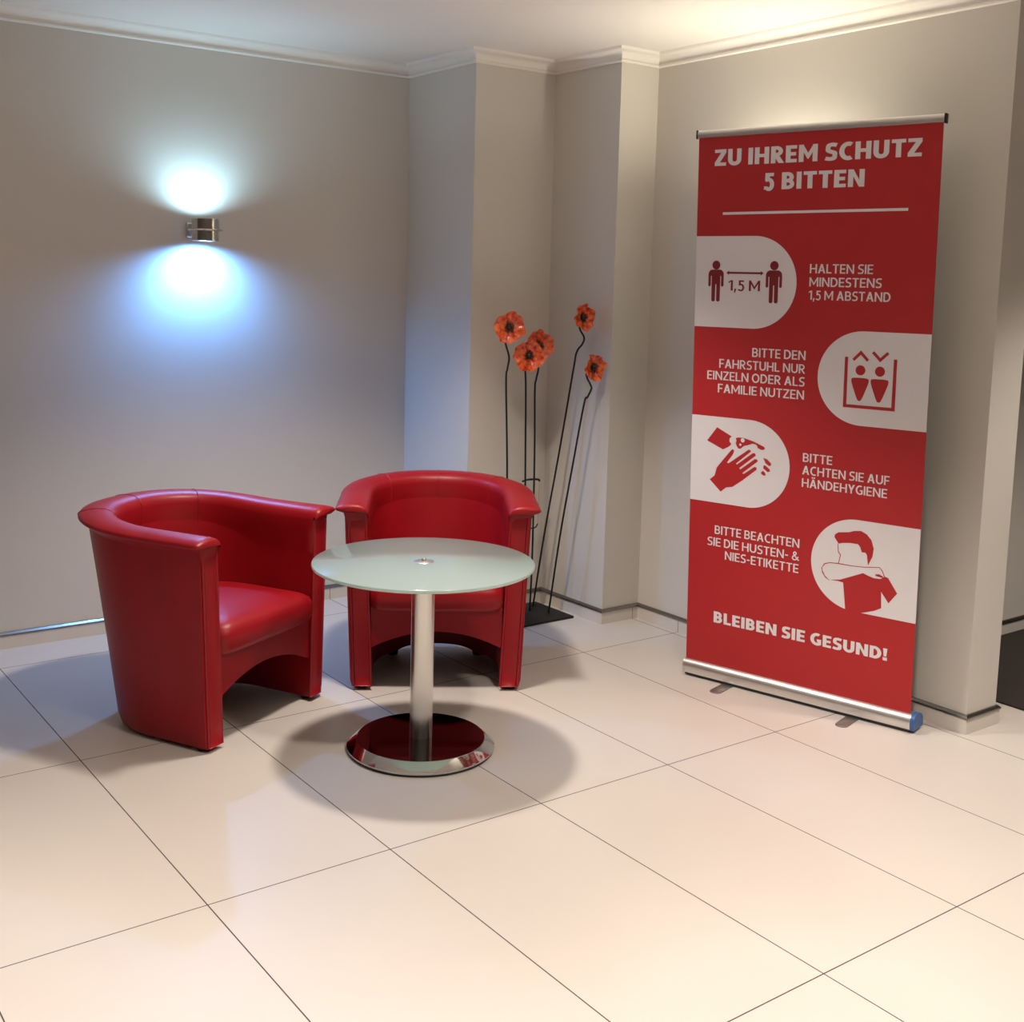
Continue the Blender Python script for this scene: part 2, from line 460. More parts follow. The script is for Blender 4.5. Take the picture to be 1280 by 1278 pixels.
        mb.f += [(0, 1, 2, 3), tuple(N2 * 4 + j for j in range(4))]
        mb.v = vs
        mb.build('arm_facing', M['leather'], root, bevel=(0.003, 2), smooth=50)
        for o, yy in ((0.012, -0.002), (thick(i) - 0.001, -0.003)):
            mb = MB(); mb.tube([(fx(o, z), yy, z) for z in zs], 0.0038, 8)
            mb.build('piping', M['seam'], root, smooth=60)
    # glides
    for x, y in ((W2 - 0.036, 0.035), (-W2 + 0.036, 0.035), (0.172, 0.425), (-0.172, 0.425)):
        mb = MB(); mb.lathe([(0, 0), (0.022, 0), (0.024, 0.004), (0.024, 0.020), (0, 0.020)], 20, (x, y))
        mb.build('glide', M['black'], root, smooth=40)
    return root

CH = 'red leather tub armchairs around the glass table'
make_chair('red leather tub armchair at left, turned side-on below the lit wall lamp', (0.607, 0.978, 0), math.radians(27.5), CH)
c2 = copy_tree([o for o in COL.objects if o.name == 'tub_armchair'][0])
c2.location = (1.2525, 0.9475, 0); c2.rotation_euler = (0, 0, math.radians(-32.8))
c2['label'] = 'red leather tub armchair facing forward behind the glass table, beside the poppies'

# ------------------------------------------------------------------ glass table
t = empty('glass_table', 'round frosted glass side table on chrome pedestal in front of the red armchairs', 'table', (0.925, 0.527, 0))
mb = MB(); mb.lathe([(0, 0), (0.228, 0), (0.231, 0.003), (0.231, 0.008), (0, 0.008)], 96); mb.build('base_gasket', M['black'], t, smooth=40)
mb = MB(); mb.lathe([(0, 0.008), (0.232, 0.008), (0.2345, 0.011), (0.2345, 0.015), (0.231, 0.018), (0.207, 0.037), (0.203, 0.039), (0, 0.039)], 128)
mb.build('base_rim', M['chrome'], t, smooth=25)
mb = MB(); mb.lathe([(0, 0.039), (0.2028, 0.039), (0.2022, 0.0396), (0.10, 0.0405), (0, 0.041)], 128)
mb.build('base_plate', M['dark_chrome'], t, smooth=25)
mb = MB(); mb.lathe([(0, 0.040), (0.0365, 0.040), (0.0365, 0.590), (0, 0.590)], 64); mb.build('pedestal', M['satin'], t, smooth=40)
mb = MB(); mb.lathe([(0, 0.588), (0.07, 0.588), (0.072, 0.590), (0.072, 0.5955), (0, 0.5955)], 64); mb.build('mounting_flange', M['satin'], t, smooth=40)
mb = MB(); R = 0.348
mb.lathe([(0, 0.596), (R - 0.003, 0.596), (R - 0.0008, 0.5975), (R, 0.600), (R, 0.603), (R - 0.0008, 0.6055), (R - 0.003, 0.607), (0, 0.607)], 160)
g = mb.build('glass_top', M['frost'], t, smooth=40)
mb = MB(); mb.lathe([(0, 0.607), (0.030, 0.607), (0.031, 0.6075), (0.030, 0.6082), (0.008, 0.6086), (0.0075, 0.616), (0.006, 0.618), (0, 0.6185)], 48); mb.build('fixing_cap', M['alu'], t, smooth=40)

# ------------------------------------------------------------------ wall lamp
def wall_lamp(label, loc, rz, up, down):
    r = empty('wall_lamp', label, 'lamp', loc, rz)
    mb = MB(); mb.box(-0.045, 0.045, 0.085, 0.1045, -0.03, 0.03); mb.build('wall_plate', M['satin'], r, bevel=(0.003, 2), smooth=50)
    mb = MB(); mb.box(-0.018, 0.018, 0.04, 0.09, -0.009, 0.009); mb.build('bracket', M['satin'], r, bevel=(0.002, 2), smooth=50)
    RO, RI = 0.055, 0.051
    for s, nm in ((1, 0), (-1, 0)):
        mb = MB(); mb.lathe([(0, s * 0.0035), (RO, s * 0.0035), (RO, s * 0.044), (RI, s * 0.044), (RI, s * 0.010), (0, s * 0.010)], 64)
        mb.build('cylinder_shade', M['satin'], r, smooth=40)
        mb = MB(); mb.lathe([(0, s * 0.0105), (0.030, s * 0.0105), (0.028, s * 0.020), (0.018, s * 0.026), (0, s * 0.028)], 32)
        em = bpy.data.materials.new('lit_led'); em.use_nodes = True
        bb = em.node_tree.nodes['Principled BSDF']; bb.inputs['Emission Color'].default_value = (0.55, 0.8, 1.0, 1); bb.inputs['Emission Strength'].default_value = 15
        mb.build('led_bulb', em, r, smooth=40)
    mb = MB(); mb.lathe([(0, -0.0035), (0.068, -0.0035), (0.0695, 0), (0.068, 0.0035), (0, 0.0035)], 64); mb.build('disc', M['satin'], r, smooth=40)
    u = spot('lamp_glow_up', (0, 0, 0.041), up[0], 160, 0.9, 0.015, up[1], (0, 0, 1)); u.parent = r
    d = spot('lamp_glow_down', (0, 0, -0.041), down[0], 172, 0.95, 0.026, down[1], (0, 0, -1)); d.parent = r
wall_lamp('satin steel up-and-down wall lamp glowing blue-white on the back wall', (0.868, YB - 0.105, 1.661), 0, (8.5, (0.46, 0.80, 1.0)), (41, (0.13, 0.40, 1.0)))
wall_lamp('satin steel up-and-down wall lamp hidden behind the red banner', (XR - 0.100, 0.50, 1.66), -PI / 2, (24, (1.0, 0.90, 0.71)), (0.4, (1.0, 0.90, 0.70)))

# ------------------------------------------------------------------ roll-up banner
BAN = empty('roll_up_banner', 'tall red roll-up banner with white hygiene rules standing by the right wall', 'banner', (2.1600, 0.5560, 0), math.atan2(-0.96662, 0.2562))
LEAN = 0.0394; SHEET_Y = 0.022
def on_sheet(s, h, lift=0.0):
    return (s, SHEET_Y - h * LEAN - lift, h * 0.99922)
SL, SR, SB, ST = -0.034, 0.835, 0.050, 2.018
# cassette
prof = [(0.004, 0.012), (0.000, 0.020), (-0.002, 0.036), (0.002, 0.052), (0.012, 0.062), (0.022, 0.0645), (0.045, 0.064), (0.068, 0.056), (0.082, 0.040), (0.084, 0.022), (0.080, 0.012)]
def extrude_x(prof, x0, x1):
    n = len(prof); vs = [(x0, y, z) for y, z in prof] + [(x1, y, z) for y, z in prof]
    fs = [tuple(range(n)), tuple(range(2 * n - 1, n - 1, -1))] + [(j, (j + 1) % n, n + (j + 1) % n, n + j) for j in range(n)]
    return vs, fs
mb = MB(); mb.add(*extrude_x(prof, -0.030, 0.842)); mb.build('cassette', M['alu'], BAN, smooth=40)
mb = MB(); mb.add(*extrude_x([(0.006, 0.004), (0.006, 0.0125), (0.078, 0.0125), (0.078, 0.004)], -0.028, 0.840)); mb.build('rubber_skid', M['black'], BAN)
big = [(0.041 + (y - 0.041) * 1.05, 0.038 + (z - 0.038) * 1.06) for y, z in prof]
mb = MB(); mb.add(*extrude_x(big, 0.842, 0.856)); o = mb.build('end_cap', M['blue'], BAN, smooth=40); o['label'] = 'blue plastic end cap'
mb = MB(); mb.add(*extrude_x(big, -0.036, -0.030)); o = mb.build('end_cap', M['alu'], BAN, smooth=40)
for x in (0.155, 0.640):
    pts = [(x - 0.022, 0.02), (x + 0.022, 0.02)] + [(x + 0.022 * math.cos(a), -0.085 - 0.022 * math.sin(a)) for a in [PI * k / 10 for k in range(11)]]
    pts = [(x - 0.022, 0.25), (x + 0.022, 0.25)] + pts[2:]
    mb = MB(); mb.prism(pts, 0.0, 0.0038); mb.build('foot', M['foot'], BAN, bevel=(0.0012, 2), smooth=50)
# sheet (single sagging-free vinyl web)
mb = MB()
c = [on_sheet(SL, SB, 0), on_sheet(SR, SB, 0), on_sheet(SR, ST, 0), on_sheet(SL, ST, 0)]
d = [on_sheet(SL, SB, -0.0008), on_sheet(SR, SB, -0.0008), on_sheet(SR, ST, -0.0008), on_sheet(SL, ST, -0.0008)]
mb.add(c + d, [(0, 1, 2, 3), (7, 6, 5, 4), (0, 4, 5, 1), (1, 5, 6, 2), (2, 6, 7, 3), (3, 7, 4, 0)])
SHEET = mb.build('banner_sheet', M['print_red'], BAN)
mb = MB()
g = [on_sheet(x, h, l) for l in (-0.0010, -0.0016) for x, h in ((SL, SB), (SR, SB), (SR, ST), (SL, ST))]
mb.add(g, [(0, 1, 2, 3), (7, 6, 5, 4), (0, 4, 5, 1), (1, 5, 6, 2), (2, 6, 7, 3), (3, 7, 4, 0)])
o = mb.build('sheet_backing', M['backing'], BAN); o['label'] = 'grey blockout backing'
def rail_prof():
    y, z = on_sheet(0, ST)[1:]
    return [(y - 0.007, z - 0.006), (y - 0.009, z + 0.004), (y - 0.008, z + 0.014), (y - 0.003, z + 0.020), (y + 0.005, z + 0.020), (y + 0.009, z + 0.012), (y + 0.009, z - 0.004), (y + 0.006, z - 0.006)]
mb = MB(); mb.add(*extrude_x(rail_prof(), -0.036, 0.838)); mb.build('top_rail', M['alu'], BAN, smooth=40)
ry, rz = on_sheet(0, ST)[1:]
for x0, x1 in ((-0.042, -0.036), (0.838, 0.845)):
    mb = MB(); mb.box(x0, x1, ry - 0.010, ry + 0.011, rz - 0.010, rz + 0.021); mb.build('rail_cap', M['black'], BAN, bevel=(0.002, 2), smooth=50)
mb = MB(); mb.tube([(0.40, 0.055, 0.055), (0.40, ry + 0.014, rz + 0.004)], 0.007, 12); mb.build('support_pole', M['alu'], BAN, smooth=50)

def print_polys(name, polys, m, lift, parent=SHEET):
    vs = []; fs = []
    for poly in polys:
        b0 = len(vs)
        vs += [on_sheet(x / 1000, y / 1000, lift) for x, y in poly]
        for tri in tessellate_polygon([[Vector((x, y, 0)) for x, y in poly]]):
            fs.append(tuple(b0 + k for k in tri))
    return link_mesh(name, vs, fs, m, parent)
def circ(x, y, r, n=28): return [(x + r * math.cos(2 * PI * k / n), y + r * math.sin(2 * PI * k / n)) for k in range(n)]
def rrect(x0, x1, y0, y1, r):
    out = []
    for cx, cy, a0 in ((x1 - r, y1 - r, 0), (x0 + r, y1 - r, 90), (x0 + r, y0 + r, 180), (x1 - r, y0 + r, 270)):
        for k in range(5):
            a = math.radians(a0 + 22.5 * k); out.append((cx + r * math.cos(a), cy + r * math.sin(a)))
    return out
def smooth_poly(pts, it=2):
    for _ in range(it):
        out = []
        for k in range(len(pts)):
            a = pts[k]; b = pts[(k + 1) % len(pts)]
            out += [(a[0] * .78 + b[0] * .22, a[1] * .78 + b[1] * .22), (a[0] * .22 + b[0] * .78, a[1] * .22 + b[1] * .78)]
        pts = out
    return pts

# plain sans capitals drawn as filled shapes (unit cap height, stem weight t)
def ribbon(pts, t, closed=False):
    pts = [Vector(p) for p in pts]; n = len(pts); quads = []
    L = []; Rr = []
    for i in range(n):
        if closed: a, c = pts[i - 1], pts[(i + 1) % n]
        else: a, c = pts[max(i - 1, 0)], pts[min(i + 1, n - 1)]
        d = (c - a).normalized(); nr = Vector((-d.y, d.x)) * t / 2
        L.append(pts[i] + nr); Rr.append(pts[i] - nr)
    for i in range(n if closed else n - 1):
        k = (i + 1) % n
        quads.append([tuple(Rr[i]), tuple(Rr[k]), tuple(L[k]), tuple(L[i])])
    return quads
def ell(cx, cy, rx, ry, a0, a1, n=18):
    return [(cx + rx * math.cos(math.radians(a0 + (a1 - a0) * k / n)), cy + ry * math.sin(math.radians(a0 + (a1 - a0) * k / n))) for k in range(n + 1)]
def rc(x0, x1, y0, y1): return [(x0, y0), (x1, y0), (x1, y1), (x0, y1)]
def dg(xa, xb, y0, y1, wx): return [(xa, y0), (xa + wx, y0), (xb + wx, y1), (xb, y1)]
def glyph(ch, t):
    b = t * 0.86; wx = t * 1.15; h = t / 2; hb = b / 2
    def bowl(x0, w_, y0, y1):
        r = (y1 - y0 - b) / 2; cy = (y0 + y1) / 2; rx = min(r, w_ - x0 - h)
        return ribbon([(x0, y1 - hb)] + ell(w_ - h - rx, cy, rx, r, 90, -90) + [(x0, y0 + hb)], b * 1.04)
    if ch == 'I': return t, [rc(0, t, 0, 1)]
    if ch == 'H': return .72, [rc(0, t, 0, 1), rc(.72 - t, .72, 0, 1), rc(t, .72 - t, .5 - hb, .5 + hb)]
    if ch == 'E': return .54, [rc(0, t, 0, 1), rc(t, .54, 0, b), rc(t, .54, 1 - b, 1), rc(t, .50, .5 - hb, .5 + hb)]
    if ch == 'F': return .53, [rc(0, t, 0, 1), rc(t, .53, 1 - b, 1), rc(t, .49, .48 - hb, .48 + hb)]
    if ch == 'L': return .52, [rc(0, t, 0, 1), rc(t, .52, 0, b)]
    if ch == 'T': return .62, [rc(0, .62, 1 - b, 1), rc(.31 - h, .31 + h, 0, 1 - b)]
    if ch == 'Z': return .60, [rc(0, .60, 0, b), rc(0, .60, 1 - b, 1), dg(0, .60 - wx, b, 1 - b, wx)]
    if ch == 'U':
        w_ = .70; r = w_ / 2 - h
        return w_, ribbon([(h, 1)] + [(h, .36)] + ell(w_ / 2, .36, r, .36 - hb, 180, 360)[1:] + [(w_ - h, 1)], t)
    if ch == 'D': return .70, [rc(0, t, 0, 1)] + ribbon([(t, 1 - hb), (.28, 1 - hb)] + ell(.28, .5, .70 - h - .28, .5 - hb, 90, -90)[1:] + [(t, hb)], t)
    if ch == 'B': return .62, [rc(0, t, 0, 1)] + bowl(t, .59, .5 - hb, 1) + bowl(t, .62, 0, .5 + hb)
    if ch == 'R': return .64, [rc(0, t, 0, 1)] + bowl(t, .60, .40, 1) + [dg(.66 - wx, .60 - .28 - wx * .6, 0, .42, wx)]
    if ch == 'N': return .74, [rc(0, t, 0, 1), rc(.74 - t, .74, 0, 1), [(t, 1), (t, 1 - t * 1.7), (.74 - t, 0), (.74 - t, t * 1.7)]]
    if ch == 'M': return .90, [rc(0, t, 0, 1), rc(.90 - t, .90, 0, 1), [(t * .9, 1), (t * .9, 1 - t * 1.7), (.45 - .02, .16), (.45 + .02, .16), (.45, .16 + t * 1.5)],
                               [(.90 - t * .9, 1), (.45, .16 + t * 1.5), (.45 - .02, .16), (.45 + .02, .16), (.90 - t * .9, 1 - t * 1.7)]]
    if ch in 'A\u00c4':
        w_ = .74; out = [dg(0, w_ / 2 - wx / 2, 0, 1, wx), dg(w_ - wx, w_ / 2 - wx / 2, 0, 1, wx), rc(.19, w_ - .19, .24, .24 + b)]
        if ch != 'A': out += [rc(.19, .19 + t, 1.10, 1.10 + t), rc(w_ - .19 - t, w_ - .19, 1.10, 1.10 + t)]
        return w_, out
    if ch == 'K': return .66, [rc(0, t, 0, 1), dg(t, .63 - wx, .44, 1, wx), dg(.67 - wx, .20, 0, .60, wx)]
    if ch == 'Y': return .68, [rc(.34 - h, .34 + h, 0, .42), dg(.34 - wx / 2, 0, .38, 1, wx), dg(.34 - wx / 2, .68 - wx, .38, 1, wx)]
    if ch == 'O': return .80, ribbon(ell(.40, .5, .40 - h, .51 - hb, 0, 360, 36)[:-1], t, True)
    if ch == 'C': return .64, ribbon(ell(.42, .5, .42 - h, .51 - hb, 62, 298, 30), t)
    if ch == 'G': return .70, ribbon(ell(.42, .5, .42 - h, .51 - hb, 62, 300, 30), t) + [rc(.70 - t, .70, .06, .52), rc(.42, .70 - t, .52 - b, .52)]
    if ch == 'S':
        lo, hi = hb - .01, 1.01 - hb; m_ = (lo + hi) / 2; q_ = (hi - m_) / 2
        p = [(.53, hi - .045), (.44, hi - .01), (.31, hi), (.16, hi - .05), (h + .01, hi - q_), (.14, m_ + .075), (.29, m_), (.45, m_ - .075), (.57 - h, lo + q_), (.43, lo + .05), (.26, lo), (.13, lo + .012), (.02, lo + .05)]
        return .56, ribbon([(v.x, v.y) for v in spline([(x, y, 0) for x, y in p], 5)], b * 1.08)
    if ch == '5':
        return .54, [rc(.08, .50, 1 - b, 1), rc(.08, .08 + t * .95, .52, 1 - b)] + ribbon([(.09, .56), (.25, .61)] + ell(.25, .30 + .012, .54 - h - .25, .31 - .012, 85, -90)[1:] + [(.15, hb), (.03, hb + .005)], b * 1.02)
    if ch == '1': return .36, [rc(.36 - t, .36, 0, 1), [(0, .74), (.06, .84 - .10), (.36 - t, .86), (.36 - t, 1), (.30 - t * .4, 1), (0, .84)]]
    if ch == ',': return t * 1.15, [[(0, -.20), (t * .6, -.20), (t * 1.15, t * 1.1), (t * .2, t * 1.1)]]
    if ch == '-': return .34, [rc(.02, .32, .36, .36 + b)]
    if ch == '!': return t * 1.1, [rc(0, t * 1.1, 0, t * 1.1), [(t * .2, .34), (t * .9, .34), (t * 1.1, 1), (0, 1)]]
    if ch == '&':
        p = [(.72, .02), (.50, .26), (.25, .58), (.18, .76), (.24, .92), (.36, .93), (.43, .80), (.36, .64), (.16, .46), (h, .26), (.14, .09), (.32, .06), (.50, .16), (.60, .34), (.64, .46)]
        return .72, ribbon([(v.x, v.y) for v in spline([(x, y, 0) for x, y in p], 5)], t * .85)
    return .3, []
def lettering(name, lines, m, lift=0.0008, bold=0.155, words=False):
    V = []; F = []
    def flush():
        if F:
            link_mesh(name, V, F, m, SHEET)
            V.clear(); F.clear()
    for body, x0, x1, y, cap in lines:
        gap = 0.105 - 0.01 * (bold > 0.2)
        items = []; x = 0.0
        for ch in body:
            if ch == ' ': items.append((' ', x, [])); x += 0.26; continue
            gw, polys = glyph(ch, bold)
            items.append((ch, x, polys)); x += gw + gap
        total = x - gap; kx = (x1 - x0) / total
        for ch, gx, polys in items:
            if ch == ' ':
                if words: flush()
                continue
            for q, poly in enumerate(polys):
                n0 = len(V)
                V += [on_sheet((x0 + (gx + px) * kx) / 1000, (y + py * cap) / 1000, lift + 4e-6 * (q % 7)) for px, py in poly]
                for tri in tessellate_polygon([[Vector((px, py, 0)) for px, py in poly]]):
                    F.append(tuple(n0 + k for k in tri))
        if words: flush()
    flush()
WH = M['print_white']; RD = M['print_red']; DK = M['print_dark']
lettering('heading_word', [('ZU IHREM SCHUTZ', 32, 771, 1911, 57), ('5 BITTEN', 225, 587, 1822, 57)], WH, bold=0.235, words=True)
print_polys('heading_rule', [[(70, 1739), (737, 1741), (737, 1750), (70, 1748)]], WH, 0.0008)
for block in ([('HALTEN SIE', 409, 631, 1537, 31), ('MINDESTENS', 409, 662, 1492, 31), ('1,5 M ABSTAND', 408, 694, 1447, 31)],
              [('BITTE DEN', 203, 406, 1238, 32), ('FAHRSTUHL NUR', 73, 406, 1191, 32), ('EINZELN ODER ALS', 25, 406, 1146, 32), ('FAMILIE NUTZEN', 70, 406, 1100, 32)],
              [('BITTE', 411, 519, 882, 31), ('ACHTEN SIE AUF', 411, 722, 837, 31), ('H\u00c4NDEHYGIENE', 411, 716, 792, 31)],
              [('BITTE BEACHTEN', 74, 411, 570, 32), ('SIE DIE HUSTEN- &', 45, 411, 523, 32), ('NIES-ETIKETTE', 119, 411, 478, 32)]):
    lettering('rule_lettering', block, WH)
lettering('closing_word', [('BLEIBEN SIE GESUND!', 80, 745, 229, 43)], WH, bold=0.235, words=True)
def stadium(edge, tip, y0, y1):
    r = (y1 - y0) / 2; cy = (y0 + y1) / 2; s = 1 if tip > edge else -1
    cx = tip - s * r
    arc = [(cx + s * r * math.sin(a), cy - r * math.cos(a)) for a in [PI * k / 40 for k in range(41)]]
    return [(edge, y0)] + arc + [(edge, y1)]
print_polys('icon_panel', [stadium(-33.8, 362, 1338, 1664)], WH, 0.0006)
print_polys('icon_panel', [stadium(834.8, 453, 1028, 1347)], WH, 0.0006)
print_polys('icon_panel', [stadium(-33.8, 363, 688, 1010)], WH, 0.0006)
print_polys('icon_panel', [stadium(834.8, 457, 379, 703)], WH, 0.0006)
# distance icon
def person(cx):
    return [circ(cx, 1559, 16), rrect(cx - 20, cx + 20, 1489, 1545, 12), rrect(cx - 31, cx - 21, 1484, 1540, 4.5), rrect(cx + 21, cx + 31, 1484, 1540, 4.5),
            [(cx - 26, 1528), (cx + 26, 1528), (cx + 26, 1536), (cx + 18, 1544.5), (cx - 18, 1544.5), (cx - 26, 1536)],
            [(cx - 31, 1524), (cx - 20, 1520), (cx - 14, 1544.8), (cx - 22, 1542), (cx - 30, 1535)], [(cx + 31, 1524), (cx + 20, 1520), (cx + 14, 1544.8), (cx + 22, 1542), (cx + 30, 1535)],
            rrect(cx - 18, cx - 2, 1430, 1500, 5), rrect(cx + 2, cx + 18, 1430, 1500, 5)]
def person_clean(cx):
    # one outline: shoulders, arms and legs with the white gaps between them
    pts = [(0, 1544.5), (18, 1544.5), (25, 1541), (30, 1534), (31, 1526), (31, 1489), (29, 1485), (25, 1484), (21.5, 1486), (20.5, 1490), (20.5, 1522), (17.5, 1522),
           (17, 1435), (14, 1430.5), (8, 1430), (4, 1432), (2.5, 1436), (2, 1492), (-2, 1492), (-2.5, 1436), (-4, 1432), (-8, 1430), (-14, 1430.5), (-17, 1435),
           (-17.5, 1522), (-20.5, 1522), (-20.5, 1490), (-21.5, 1486), (-25, 1484), (-29, 1485), (-31, 1489), (-31, 1526), (-30, 1534), (-25, 1541), (-18, 1544.5)]
    return [[(cx + x, y) for x, y in pts], circ(cx, 1561, 16)]
arrow = [(91, 1534), (102, 1542), (102, 1537.5), (226, 1537.5), (226, 1542), (237, 1534), (226, 1526), (226, 1530.5), (102, 1530.5), (102, 1526)]
print_polys('distance_icon', person_clean(50) + person_clean(277) + [arrow], DK, 0.0010)
lettering('distance_word', [('1,5 M', 101, 225, 1471, 37)], DK, 0.0010, 0.17, words=True)
# lift icon
U = [(548, 1259), (559, 1259), (560, 1098), (715, 1098), (716, 1259), (727, 1259), (727, 1087), (548, 1087)]
up_ = [(574, 1253), (603, 1283), (632, 1253), (625, 1246), (603, 1268), (581, 1246)]
dn = [(641, 1276), (648, 1283), (670, 1261), (693, 1283), (700, 1276), (670, 1247)]
def tri(cx): return smooth_poly([(cx - 26, 1190), (cx + 26, 1190), (cx + 31, 1184), (cx + 29, 1171), (cx + 8, 1116), (cx, 1111), (cx - 8, 1116), (cx - 29, 1171), (cx - 31, 1184)], 1)
print_polys('lift_icon', [U, up_, dn, circ(604, 1216, 17), circ(671, 1216, 17), tri(604), tri(671)], RD, 0.0010)
# hand washing icon
cuff = [(72, 971), (134, 942), (125, 934), (124, 923), (132, 914), (121, 903), (98, 891), (32, 918)]
hand2 = [(150, 939), (161, 942), (182, 942), (224, 932), (262, 918), (266, 912), (261, 907), (251, 906), (235, 912), (229, 923), (217, 925), (200, 918), (183, 913), (169, 901), (160, 901), (153, 911), (149, 921)]
hand = [(47, 773), (67, 790), (75, 821), (101, 854), (133, 893), (139, 896), (144, 891), (140, 878), (116, 844), (123, 842), (201, 901), (208, 901), (211, 895), (153, 845), (156, 841), (218, 890), (227, 891), (231, 883), (166, 829), (171, 825), (228, 870), (237, 869), (239, 862), (180, 813), (184, 809), (227, 841), (236, 839), (235, 831), (180, 785), (141, 756), (116, 751), (94, 732)]
f1 = [(260, 878), (276, 874), (292, 860), (290, 852), (284, 851), (270, 859)]
f2 = [(263, 852), (270, 851), (287, 839), (288, 831), (279, 828), (261, 840)]
f3 = [(260, 831), (269, 825), (272, 816), (266, 813), (255, 818), (253, 823)]
wash = print_polys('hand_washing_icon', [cuff, hand2, hand, f1, f2, f3], RD, 0.0010)
for c_ in ((138, 929, 14), (177, 933, 8), (168, 916, 4.5), (226, 912, 11)):
    print_polys('soap_bubble', [circ(*c_)], WH, 0.0012)
# sneezing icon
hair = [(555, 610), (539, 631), (541, 641), (553, 650), (591, 656), (608, 663), (633, 667), (654, 658), (671, 640), (680, 612), (677, 584), (663, 551), (657, 587), (652, 593), (639, 593), (632, 611), (624, 619), (596, 619), (571, 615)]
shirt = [(530, 476), (566, 483), (609, 503), (647, 521), (665, 515), (686, 510), (707, 511), (717, 517), (722, 522), (734, 520), (768, 471), (740, 432), (713, 467), (716, 410), (692, 396), (661, 384), (640, 379), (640, 376), (580, 376), (580, 385), (598, 384), (578, 475), (559, 477)]
shirt = [(530, 476), (566, 483), (609, 503), (647, 521), (665, 515), (686, 510), (707, 511), (717, 517), (722, 522), (734, 520), (768, 471), (740, 432), (713, 467), (716, 410), (692, 396), (661, 384), (643, 378), (600, 373), (590, 376), (578, 475), (559, 477)]
arm = [(558, 538), (527, 536), (509, 529), (500, 516), (500, 506), (511, 487), (526, 476), (530, 472), (512, 481), (500, 497), (496.5, 513), (506, 531), (527, 538.5), (558, 541), (607, 540.5), (649, 543.5), (703, 552), (714.5, 541), (723, 522), (720, 521), (712, 539), (702, 549.5), (649, 541), (607, 538)]
face = [(552, 609), (554, 610), (557, 582), (565.5, 572), (559, 539), (556.5, 539), (562.5, 571), (554.5, 580)]
fing = [(689, 524), (703, 527), (715, 522), (720, 516), (707, 517), (691, 519)]
corner = [(583, 384), (578, 380), (590, 374), (645, 374), (645, 381)]
print_polys('sneezing_icon', [hair, shirt, arm, face, fing], RD, 0.0010)

# ------------------------------------------------------------------ poppy sculpture
POP = empty('poppy_sculpture', 'black iron floor sculpture of five orange glass poppies in the stepped corner', 'sculpture', (2.0, 1.55, 0))
def rel(p): return (p[0] - 2.0, p[1] - 1.55, p[2])
mb = MB(); mb.box(-0.16, 0.280, -0.150, 0.130, 0.0, 0.010); mb.build('base_plate', M['iron'], POP, bevel=(0.0015, 1), smooth=40)
STEMS = [
 ([(1.975, 1.50, 0.006), (1.950, 1.482, 0.64), (1.921, 1.468, 1.054), (1.924, 1.466, 1.115), (1.930, 1.464, 1.166), (1.918, 1.472, 1.217), (1.920, 1.484, 1.250), (1.924, 1.486, 1.275)], (1.918, 1.450, 1.293), (-0.40, -0.90, -0.10), 0.065),
 ([(2.104, 1.53, 0.006), (2.072, 1.508, 0.484), (2.045, 1.488, 0.911), (2.039, 1.486, 1.05), (2.042, 1.496, 1.11), (2.040, 1.490, 1.145)], (2.024, 1.450, 1.172), (-0.52, -0.85, -0.05), 0.065),
 ([(2.161, 1.57, 0.006), (2.159, 1.56, 0.247), (2.144, 1.544, 0.686), (2.125, 1.531, 1.008), (2.128, 1.529, 1.06), (2.138, 1.527, 1.113), (2.128, 1.522, 1.18)], (2.121, 1.500, 1.214), (-0.30, -0.90, 0.30), 0.063),
 ([(2.217, 1.619, 0.006), (2.224, 1.561, 0.35), (2.244, 1.492, 0.758), (2.257, 1.431, 1.117), (2.262, 1.419, 1.188), (2.287, 1.413, 1.222), (2.291, 1.408, 1.25), (2.262, 1.402, 1.285), (2.254, 1.398, 1.313), (2.256, 1.386, 1.33)], (2.256, 1.370, 1.338), (0.05, -0.98, 0.06), 0.056),
 ([(2.214, 1.500, 0.006), (2.213, 1.434, 0.375), (2.224, 1.375, 0.704), (2.236, 1.328, 0.97), (2.249, 1.323, 0.998), (2.263, 1.318, 1.029), (2.261, 1.315, 1.047), (2.230, 1.308, 1.086), (2.226, 1.305, 1.107), (2.246, 1.302, 1.12)], (2.254, 1.288, 1.128), (0.05, -0.98, 0.0), 0.056)]
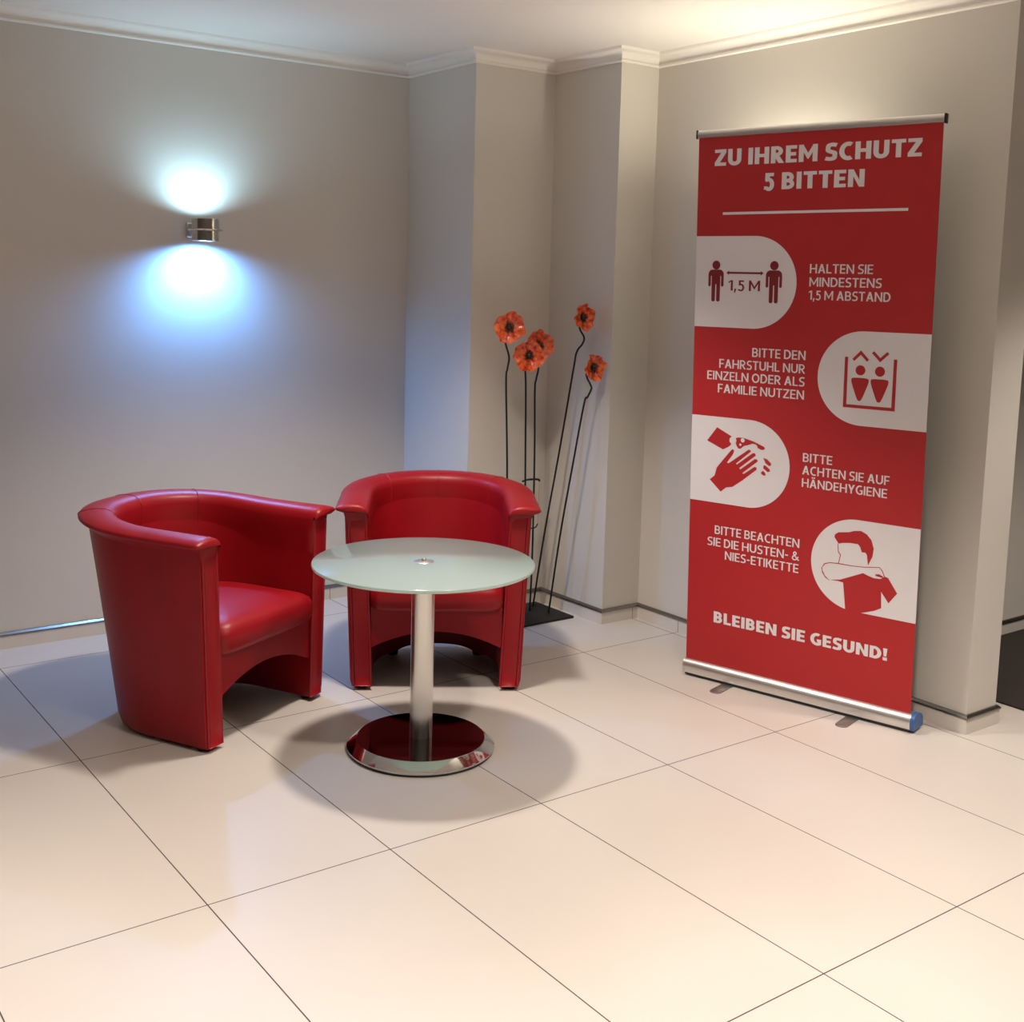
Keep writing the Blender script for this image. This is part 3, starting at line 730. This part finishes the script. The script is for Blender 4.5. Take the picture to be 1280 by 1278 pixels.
def poppy(center, facing, R, seed):
    rnd = random.Random(seed)
    NR, NT = 12, 72
    ph = [rnd.uniform(0, 6.28) for _ in range(6)]
    vs = [(0, 0, -0.012)]; fs = []
    def P(r, th):
        k = r / R
        out = 1 + 0.05 * math.sin(4 * th + ph[0]) * k + 0.035 * math.sin(7 * th + ph[1]) * k + 0.03 * math.sin(11 * th + ph[2]) * k
        z = -0.012 + 0.020 * k ** 1.6 + 0.006 * k * k * math.sin(5 * th + ph[3]) + 0.004 * k * k * math.sin(9 * th + ph[4])
        return (r * out * math.cos(th), r * out * math.sin(th), z)
    for i in range(1, NR + 1):
        for j in range(NT): vs.append(P(R * i / NR, 2 * PI * j / NT))
    fs += [(0, 1 + j, 1 + (j + 1) % NT) for j in range(NT)]
    for i in range(NR - 1):
        for j in range(NT):
            j2 = (j + 1) % NT
            fs.append((1 + i * NT + j, 1 + i * NT + j2, 1 + (i + 1) * NT + j2, 1 + (i + 1) * NT + j))
    # thickness: mirrored back skin joined at the lip
    n = len(vs); back = [(x, y, z - 0.004) for x, y, z in vs]
    fs2 = [tuple(n + k for k in reversed(f)) for f in fs]
    lip = [(1 + (NR - 1) * NT + j, 1 + (NR - 1) * NT + (j + 1) % NT, n + 1 + (NR - 1) * NT + (j + 1) % NT, n + 1 + (NR - 1) * NT + j) for j in range(NT)]
    fl = link_mesh('flower', vs + back, fs + fs2 + lip, M['petal'], POP, smooth=80)
    fl.location = rel(center)
    f = Vector(facing).normalized()
    fl.rotation_euler = f.to_track_quat('Z', 'Y').to_euler()
    mb = MB()
    mb.lathe([(0, 0.006), (0.006, 0.005), (0.011, 0.000), (0.013, -0.006), (0.010, -0.013), (0, -0.014)], 20)
    for k in range(18):
        a = 2 * PI * k / 18 + rnd.uniform(-.1, .1); L = rnd.uniform(0.017, 0.024)
        z1 = -0.012 + 0.020 * (L / R) ** 1.6 + 0.006
        mb.tube([(0.008 * math.cos(a), 0.008 * math.sin(a), -0.003), (L * math.cos(a), L * math.sin(a), z1)], [0.0014, 0.0020], 6)
    mb.build('stamens', M['pistil'], fl, smooth=60)
for k, (pts, c, f, R) in enumerate(STEMS):
    fv = Vector(f).normalized(); end = Vector(c) - fv * 0.017
    pts = [p for p in pts[:-1]] + [pts[-1], tuple(end)]
    mb = MB(); mb.tube([rel(p) for p in spline(pts, 6)], 0.0042, 8); mb.build('stem', M['iron'], POP, smooth=60)
    poppy(c, f, R, 11 + k)
br = spline([(2.060, 1.515, 0.619), (2.120, 1.55, 0.617), (2.172, 1.55, 0.613), (2.180, 1.55, 0.605)], 6)
mb = MB(); mb.tube([rel(p) for p in br], 0.0045, 8); mb.build('cross_bar', M['iron'], POP, smooth=60)
br = spline([(2.080, 1.52, 0.392), (2.135, 1.55, 0.394), (2.165, 1.55, 0.397), (2.176, 1.55, 0.412)], 6)
mb = MB(); mb.tube([rel(p) for p in br], 0.0030, 8); mb.build('cross_bar', M['iron'], POP, smooth=60)
mb = MB(); mb.tube([rel(p) for p in ((2.1795, 1.55, 0.606), (2.178, 1.55, 0.50), (2.176, 1.55, 0.411))], 0.0011, 6); mb.build('tie_wire', M['satin'], POP, smooth=60)
